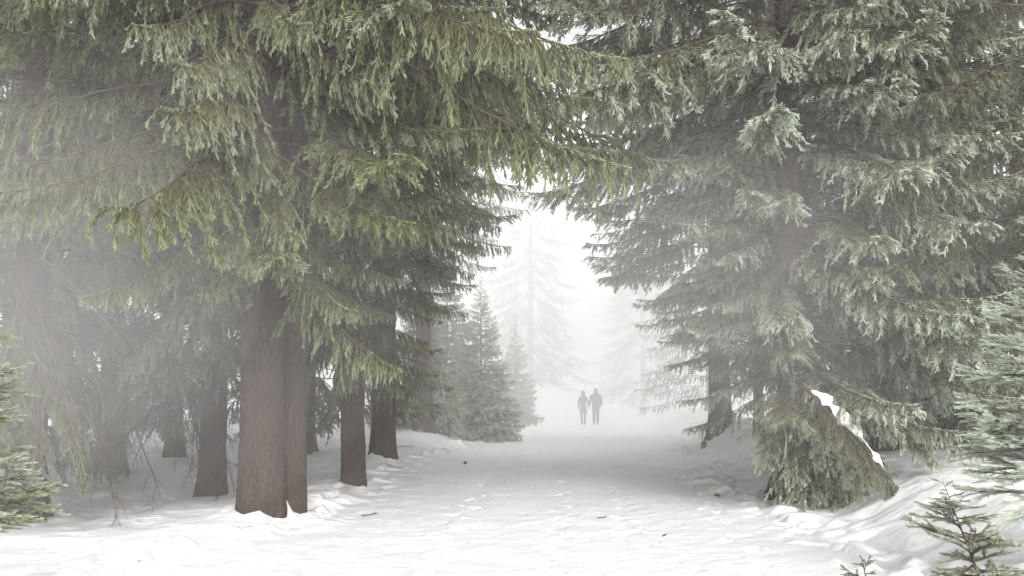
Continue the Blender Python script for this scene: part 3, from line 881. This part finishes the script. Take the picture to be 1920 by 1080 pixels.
def clod(name, label, col, d, r, mat, seed, cat):
    rng = np.random.default_rng(seed)
    rings = []
    for i in range(7):
        t = i / 6
        e = math.sin(math.pi * (t * 0.92 + 0.04))
        rings.append(((-r + 2 * r * t, 0, 0), r * 0.7 * e, r * 0.7 * e))
    x = px(col, d)
    o = link(name, ring_mesh(name, rings, mat, 10, True, 0.14, seed), None, (x, d, gz(x, d) + r * 0.45))
    o.rotation_euler = (0.2, 0.1, rng.random() * 3)
    tag(o, label, cat, 'cones fallen on the snow')
clod('spruce_cone', 'brown spruce cone on the path near the foot of the right bank', 1341, 21.9, 0.05, M_CONE, 3, 'cone')
clod('spruce_cone', 'dark spruce cone in the middle of the shaded path', 873, 31.0, 0.05, M_CONE, 4, 'cone')

def twig(label, col, d, L, az, seed):
    rng = np.random.default_rng(seed)
    g = Geo()
    x = px(col, d)
    base = np.array([0, 0, 0.0])
    dr = np.array([math.cos(R(az)), math.sin(R(az)), 0.05])
    Q = grow(base, dr, L, 8, 0.0, 0.10, rng)
    Q[:, 2] = np.abs(Q[:, 2]) * 0.5
    g.tubes(Q[None], np.linspace(0.009, 0.003, 8)[None], 5)
    for i in (2, 4, 5):
        q = grow(Q[i], unit(Q[i + 1] - Q[i]) + np.array([rng.normal(0, 0.5), rng.normal(0, 0.5), 0.25]), L * 0.35, 5, 0.0, 0.1, rng)
        g.tubes(q[None], np.linspace(0.006, 0.002, 5)[None], 4)
    zz = np.array([gz(x + p[0], d + p[1]) for p in Q]).max()
    o = link('fallen_twig', g.mesh('fallen_twig'), None, (x, d, zz + 0.004))
    tag(o, label, 'twig', 'twigs fallen on the snow')
twig('forked dark twig on the snow right of the double trunk', 680, 18.3, 0.22, 10, 1)
twig('short dark twig on the near path below the couple', 1118, 18.0, 0.13, -5, 2)
twig('thin twig on the snow beside the stout dark trunk', 745, 37.0, 0.45, 30, 3)
twig('tiny twig lying at the very front of the path', 1240, 15.6, 0.11, 60, 5)

def litter():
    """needles, bark crumbs and bits of twig strewn over the snow: too many to count"""
    rng = np.random.default_rng(9)
    n = 3200
    d = 12 + 33 * rng.random(n) ** 1.2
    x = np.where(rng.random(n) < 0.65, rng.uniform(-3.5, 4.5, n), rng.uniform(-8, 8, n))
    z = ground_z(x, d)
    L = rng.uniform(0.006, 0.016, n) * np.where(rng.random(n) < 0.05, 1.9, 1.0) * np.clip(d / 22, 0.6, 1.3)
    a = rng.random(n) * 6.28
    dv = np.stack([np.cos(a), np.sin(a), rng.uniform(-0.1, 0.4, n)], -1) * L[:, None]
    wv = np.stack([-np.sin(a), np.cos(a), np.zeros(n)], -1) * (L * rng.uniform(0.12, 0.35, n))[:, None]
    c = np.stack([x, d, z + 0.005], -1)
    up = np.array([0, 0, 1.0]) * (L * 0.25)[:, None]
    V = np.stack([c - dv, c + wv, c + dv, c - wv, c + up], 1).reshape(-1, 3)
    i = np.arange(n)[:, None] * 5
    F = np.concatenate([i + np.array([[0, 1, 4]]), i + np.array([[1, 2, 4]]), i + np.array([[2, 3, 4]]), i + np.array([[3, 0, 4]])])
    o = link('forest_litter', mesh_np('forest_litter', V, F, [M_TWIG]))
    tag(o, 'fine dark needle and bark litter scattered over the snow', 'litter', kind='stuff')
litter()

# ------------------------------------------------------------------ the walking couple
M_SKIN = make_plain('skin', (0.45, 0.28, 0.21), 0.6, 0.05)
M_COAT_W = make_plain('black_coat_cloth', (0.030, 0.028, 0.030), 0.9, 0.2, 20)
M_COAT_M = make_plain('charcoal_jacket_cloth', (0.040, 0.042, 0.046), 0.9, 0.2, 20)
M_TROUSER = make_plain('dark_trousers', (0.030, 0.030, 0.035), 0.9, 0.2, 20)
M_HAIR = make_plain('dark_hair', (0.025, 0.018, 0.014), 0.7, 0.3, 40)
M_SHOE = make_plain('boot_leather', (0.022, 0.020, 0.018), 0.6, 0.2, 20)

def person(label, x, y, k, woman, hold):
    """facing away (+Y); hold: +1 the right arm reaches out, -1 the left arm"""
    J, E, RAD = [], [], []
    def j(p, r, parent=None):
        J.append(tuple(c * k for c in p)); RAD.append(r * k)
        if parent is not None: E.append((parent, len(J) - 1))
        return len(J) - 1
    sh = 0.150 if woman else 0.185
    pelvis = j((0, 0, 0.93), 0.115 if woman else 0.125)
    waist = j((0, 0, 1.10), 0.10 if woman else 0.12, pelvis)
    chest = j((0, 0, 1.32), 0.115 if woman else 0.14, waist)
    neckb = j((0, 0.0, 1.46), 0.055, chest)
    neck = j((0, 0.012, 1.53), 0.048, neckb)
    head = j((0, 0.022, 1.62), 0.082, neck)
    crown = j((0, 0.015, 1.70), 0.066, head)
    j((0, 0.115, 1.605), 0.014, head)                                  # nose
    for s_ in (-1, 1): j((s_ * 0.085, 0.01, 1.615), 0.014, head)       # ears
    wrists = {}
    for s_ in (-1, 1):
        out = s_ == hold
        shd = j((s_ * sh, 0, 1.41), 0.052, chest)
        elb = j((s_ * (sh + (0.085 if out else 0.075)), -0.03, 1.16), 0.040, shd)
        wx = 0.135 if out else 0.085
        wri = j((s_ * (sh + wx), 0.03, 0.93), 0.026, elb)
        pal = j((s_ * (sh + wx + 0.005), 0.045, 0.86), 0.032, wri)
        wrists[s_] = J[wri]
        for q, (fy, fl) in enumerate(((0.030, 0.070), (0.010, 0.080), (-0.010, 0.075), (-0.028, 0.058))):
            f1 = j((s_ * (sh + wx + 0.004), 0.045 + fy, 0.82), 0.0095, pal)
            f2 = j((s_ * (sh + wx - 0.006), 0.050 + fy, 0.82 - fl * 0.5), 0.009, f1)
            j((s_ * (sh + wx - 0.022), 0.052 + fy, 0.82 - fl), 0.0075, f2)
        t1 = j((s_ * (sh + wx - 0.02), 0.082, 0.84), 0.010, pal)
        j((s_ * (sh + wx - 0.03), 0.095, 0.80), 0.0085, t1)
    legs = {}
    for s_ in (-1, 1):
        st = 0.10 * s_ * (1 if woman else -1)
        hip = j((s_ * 0.085, 0, 0.86), 0.085, pelvis)
        kne = j((s_ * 0.085, 0.03 + st * 0.8, 0.48), 0.055, hip)
        ank = j((s_ * 0.080, -0.02 + st, 0.09), 0.036, kne)
        hee = j((s_ * 0.080, -0.01 + st, 0.045), 0.034, ank)
        j((s_ * 0.088, 0.13 + st, 0.035), 0.030, hee)
        legs[s_] = (J[hip], J[kne], J[ank], J[hee], st)
    me = bpy.data.meshes.new('person')
    me.from_pydata(J, E, [])
    tmp = bpy.data.objects.new('person', me)
    COL.objects.link(tmp)
    md = tmp.modifiers.new('skin', 'SKIN')
    if not me.skin_vertices:
        with bpy.context.temp_override(object=tmp, active_object=tmp):
            bpy.ops.mesh.customdata_skin_add()
    for i, v in enumerate(me.skin_vertices[0].data):
        v.radius = (RAD[i], RAD[i] * (0.8 if i in (pelvis, waist, chest) else 1.0))
        v.use_root = i == pelvis
    sb = tmp.modifiers.new('subdivide', 'SUBSURF')
    sb.levels = sb.render_levels = 1
    dg = bpy.context.evaluated_depsgraph_get()
    body = bpy.data.meshes.new_from_object(tmp.evaluated_get(dg))
    bpy.data.objects.remove(tmp)
    body.name = 'person'
    body.materials.clear(); body.materials.append(M_SKIN)
    for p in body.polygons: p.use_smooth = True
    o = link('person', body, None, (x, y, gz(x, y) - 0.01))
    tag(o, label, 'person', 'couple walking away hand in hand')
    def S(p, rx, ry): return ((p[0] * k, p[1] * k, p[2] * k), rx * k, ry * k)
    cm = M_COAT_W if woman else M_COAT_M
    if woman:
        rings = [S((0, 0, 0.60), 0.205, 0.15), S((0, 0, 0.66), 0.200, 0.150), S((0, 0, 0.80), 0.180, 0.14), S((0, 0, 0.95), 0.160, 0.130), S((0, 0, 1.08), 0.132, 0.115), S((0, 0, 1.22), 0.145, 0.122), S((0, 0, 1.34), 0.165, 0.125), S((0, 0, 1.42), 0.165, 0.105), S((0, 0, 1.47), 0.10, 0.085), S((0, 0.005, 1.52), 0.065, 0.07)]
    else:
        rings = [S((0, 0, 0.76), 0.190, 0.145), S((0, 0, 0.85), 0.195, 0.150), S((0, 0, 1.00), 0.190, 0.148), S((0, 0, 1.15), 0.192, 0.150), S((0, 0, 1.30), 0.208, 0.155), S((0, 0, 1.39), 0.205, 0.14), S((0, 0, 1.45), 0.155, 0.12), S((0, 0, 1.51), 0.095, 0.095), S((0, 0.005, 1.55), 0.08, 0.085)]
    link('coat' if woman else 'jacket', ring_mesh('coat', rings, cm, 22, False, 0.012, 3), o)
    for s_ in (-1, 1):
        out = s_ == hold
        wx = 0.135 if out else 0.085
        e = (s_ * (sh + (0.085 if out else 0.075)), -0.03, 1.16)
        a = 1.0 if woman else 1.3
        link('sleeve', ring_mesh('sleeve', [S((s_ * (sh - 0.05), 0, 1.43), 0.05 * a, 0.05 * a), S((s_ * sh, 0, 1.40), 0.064 * a, 0.064 * a), S((s_ * (sh + 0.045), -0.02, 1.28), 0.060 * a, 0.060 * a), S(e, 0.052 * a, 0.052 * a), S((s_ * (sh + wx * 0.8), 0.005, 1.03), 0.046 * a, 0.046 * a), S((s_ * (sh + wx), 0.028, 0.92), 0.040 * a, 0.040 * a)], cm, 14, True, 0.02, 4), o)
        hip, kne, ank, hee, st = legs[s_]
        f = 0.82 if woman else 1.05
        def mid(p, q, t): return tuple((a_ + (b_ - a_) * t) / k for a_, b_ in zip(p, q))
        link('trouser_leg', ring_mesh('trouser_leg', [S(mid(hip, kne, -0.05), 0.098 * f, 0.10 * f), S(mid(hip, kne, 0.4), 0.086 * f, 0.088 * f), S(mid(hip, kne, 1.0), 0.067 * f, 0.068 * f), S(mid(kne, ank, 0.4), 0.064 * f, 0.066 * f), S(mid(kne, ank, 0.9), 0.052 * f, 0.054 * f), S(mid(kne, ank, 1.03), 0.050 * f, 0.052 * f)], M_TROUSER, 14, True, 0.015, 5), o)
        hx, hy, hz = (c / k for c in hee)
        link('boot', ring_mesh('boot', [S((hx, hy - 0.055, 0.055), 0.030, 0.04), S((hx, hy - 0.01, 0.06), 0.046, 0.056), S((hx, hy + 0.06, 0.05), 0.046, 0.044), S((hx + s_ * 0.006, hy + 0.14, 0.038), 0.044, 0.032), S((hx + s_ * 0.008, hy + 0.185, 0.03), 0.024, 0.02)], M_SHOE, 12, True, 0.0, 6), o)
    if woman:
        link('hair', ring_mesh('hair', [S((0, -0.06, 1.44), 0.085, 0.035), S((0, -0.05, 1.50), 0.100, 0.06), S((0, -0.025, 1.57), 0.106, 0.085), S((0, -0.012, 1.64), 0.108, 0.098), S((0, 0.0, 1.70), 0.095, 0.095), S((0, 0.005, 1.74), 0.062, 0.066), S((0, 0.005, 1.755), 0.02, 0.02)], M_HAIR, 18, True, 0.02, 7), o)
    else:
        link('hair', ring_mesh('hair', [S((0, -0.035, 1.56), 0.072, 0.055), S((0, -0.015, 1.62), 0.089, 0.085), S((0, 0.002, 1.68), 0.084, 0.09), S((0, 0.01, 1.73), 0.055, 0.06), S((0, 0.01, 1.745), 0.02, 0.02)], M_HAIR, 18, True, 0.03, 8), o)
        link('collar', ring_mesh('collar', [S((0, -0.01, 1.44), 0.135, 0.11), S((0, -0.015, 1.50), 0.105, 0.10), S((0, -0.015, 1.56), 0.085, 0.09)], cm, 18, False, 0.02, 9), o)
    for s_ in (-1, 1):
        link('eye', ring_mesh('eye', [S((s_ * 0.032, 0.088, 1.632), 0.004, 0.003), S((s_ * 0.032, 0.096, 1.632), 0.011, 0.007), S((s_ * 0.032, 0.100, 1.632), 0.004, 0.003)], M_HAIR, 8), o)
    link('mouth', ring_mesh('mouth', [S((-0.025, 0.088, 1.565), 0.003, 0.003), S((0, 0.097, 1.563), 0.006, 0.006), S((0.025, 0.088, 1.565), 0.003, 0.003)], M_COAT_W, 6), o)
    return o
person('walker with shoulder-length hair in a knee-length dark coat', px(1093, 70), 70.0, 0.965, True, 1)
person('taller walker in a broad charcoal jacket and dark trousers', px(1117, 70) - 0.01, 70.05, 1.03, False, -1)

# ------------------------------------------------------------------ haze
def build_haze():
    x0, x1, y0, y1, z0, z1 = -155, 155, -50, 268, -2.5, 25
    V = np.array([(x0, y0, z0), (x1, y0, z0), (x1, y1, z0), (x0, y1, z0), (x0, y0, z1), (x1, y0, z1), (x1, y1, z1), (x0, y1, z1)], float)
    F = np.array([(3, 2, 1, 0), (4, 5, 6, 7), (0, 1, 5, 4), (1, 2, 6, 5), (2, 3, 7, 6), (3, 0, 4, 7)])
    m = bpy.data.materials.new('fog')
    m.use_nodes = True
    nt = m.node_tree
    nt.nodes.clear()
    out = nt.nodes.new('ShaderNodeOutputMaterial')
    pv = nt.nodes.new('ShaderNodeVolumePrincipled')
    pv.inputs['Color'].default_value = (0.985, 0.983, 0.983, 1)
    pv.inputs['Density'].default_value = HAZE_DENSITY
    pv.inputs['Anisotropy'].default_value = 0.0
    nt.links.new(pv.outputs[0], out.inputs['Volume'])
    o = link('haze', mesh_np('haze', V, F, [m]))
    tag(o, 'pale fog filling the whole wood and the path', 'fog', kind='stuff')
def mist(label, c, r, dens, seed=0):
    """a drifting bank of denser mist: a closed lumpy ellipsoid of even density"""
    rng = np.random.default_rng(seed)
    nu, nv = 36, 18
    V, F = [], []
    ph = rng.random(6) * 6.28
    for j in range(nv + 1):
        th = math.pi * j / nv
        for i in range(nu):
            a = 2 * math.pi * i / nu
            k = 1 + 0.10 * math.sin(2 * a + ph[0]) * math.sin(th) + 0.08 * math.sin(3 * a + ph[1]) * math.sin(2 * th + ph[2]) * math.sin(th)
            V.append((r[0] * k * math.sin(th) * math.cos(a), r[1] * k * math.sin(th) * math.sin(a), r[2] * k * math.cos(th)))
    for j in range(nv):
        for i in range(nu):
            F.append((j * nu + i, (j + 1) * nu + i, (j + 1) * nu + (i + 1) % nu, j * nu + (i + 1) % nu))
    m = bpy.data.materials.new('mist')
    m.use_nodes = True
    nt = m.node_tree
    nt.nodes.clear()
    out = nt.nodes.new('ShaderNodeOutputMaterial')
    pv = nt.nodes.new('ShaderNodeVolumePrincipled')
    pv.inputs['Color'].default_value = (0.995, 0.995, 0.995, 1)
    pv.inputs['Density'].default_value = dens
    pv.inputs['Anisotropy'].default_value = -0.15
    nt.links.new(pv.outputs[0], out.inputs['Volume'])
    o = link('mist', mesh_np('mist', np.array(V), np.array(F), [m]), None, c)
    tag(o, label, 'mist', kind='stuff')
build_haze()
mist('thick bank of mist swallowing the far end of the path', (6.0, 116.0, 6.0), (75.0, 82.0, 13.0), 0.028, 1)
mist('soft mist hanging over the path between the two rows', (0.2, 38.0, 2.8), (6.5, 7.0, 3.8), 0.013, 9)
# each drift is a nest of thin shells, so that it has no edge
for k_, (f_, t_) in enumerate(((1.25, 'thinnest outer veil'), (1.02, 'outer veil'), (0.80, 'middle'), (0.56, 'pale heart'))):
    mist(t_ + ' of the mist drifting among the low boughs on the left', (-5.8, 15.1, 2.7), (3.6 * f_, 2.3 * f_, 2.3 * f_), 0.0150, 20 + k_)
for k_, (f_, t_) in enumerate(((1.25, 'outer veil'), (0.95, 'middle'), (0.62, 'pale heart'))):
    mist(t_ + ' of the mist in front of the rimed spruce on the right', (2.9, 17.6, 3.0), (2.9 * f_, 2.1 * f_, 1.9 * f_), 0.0135, 30 + k_)
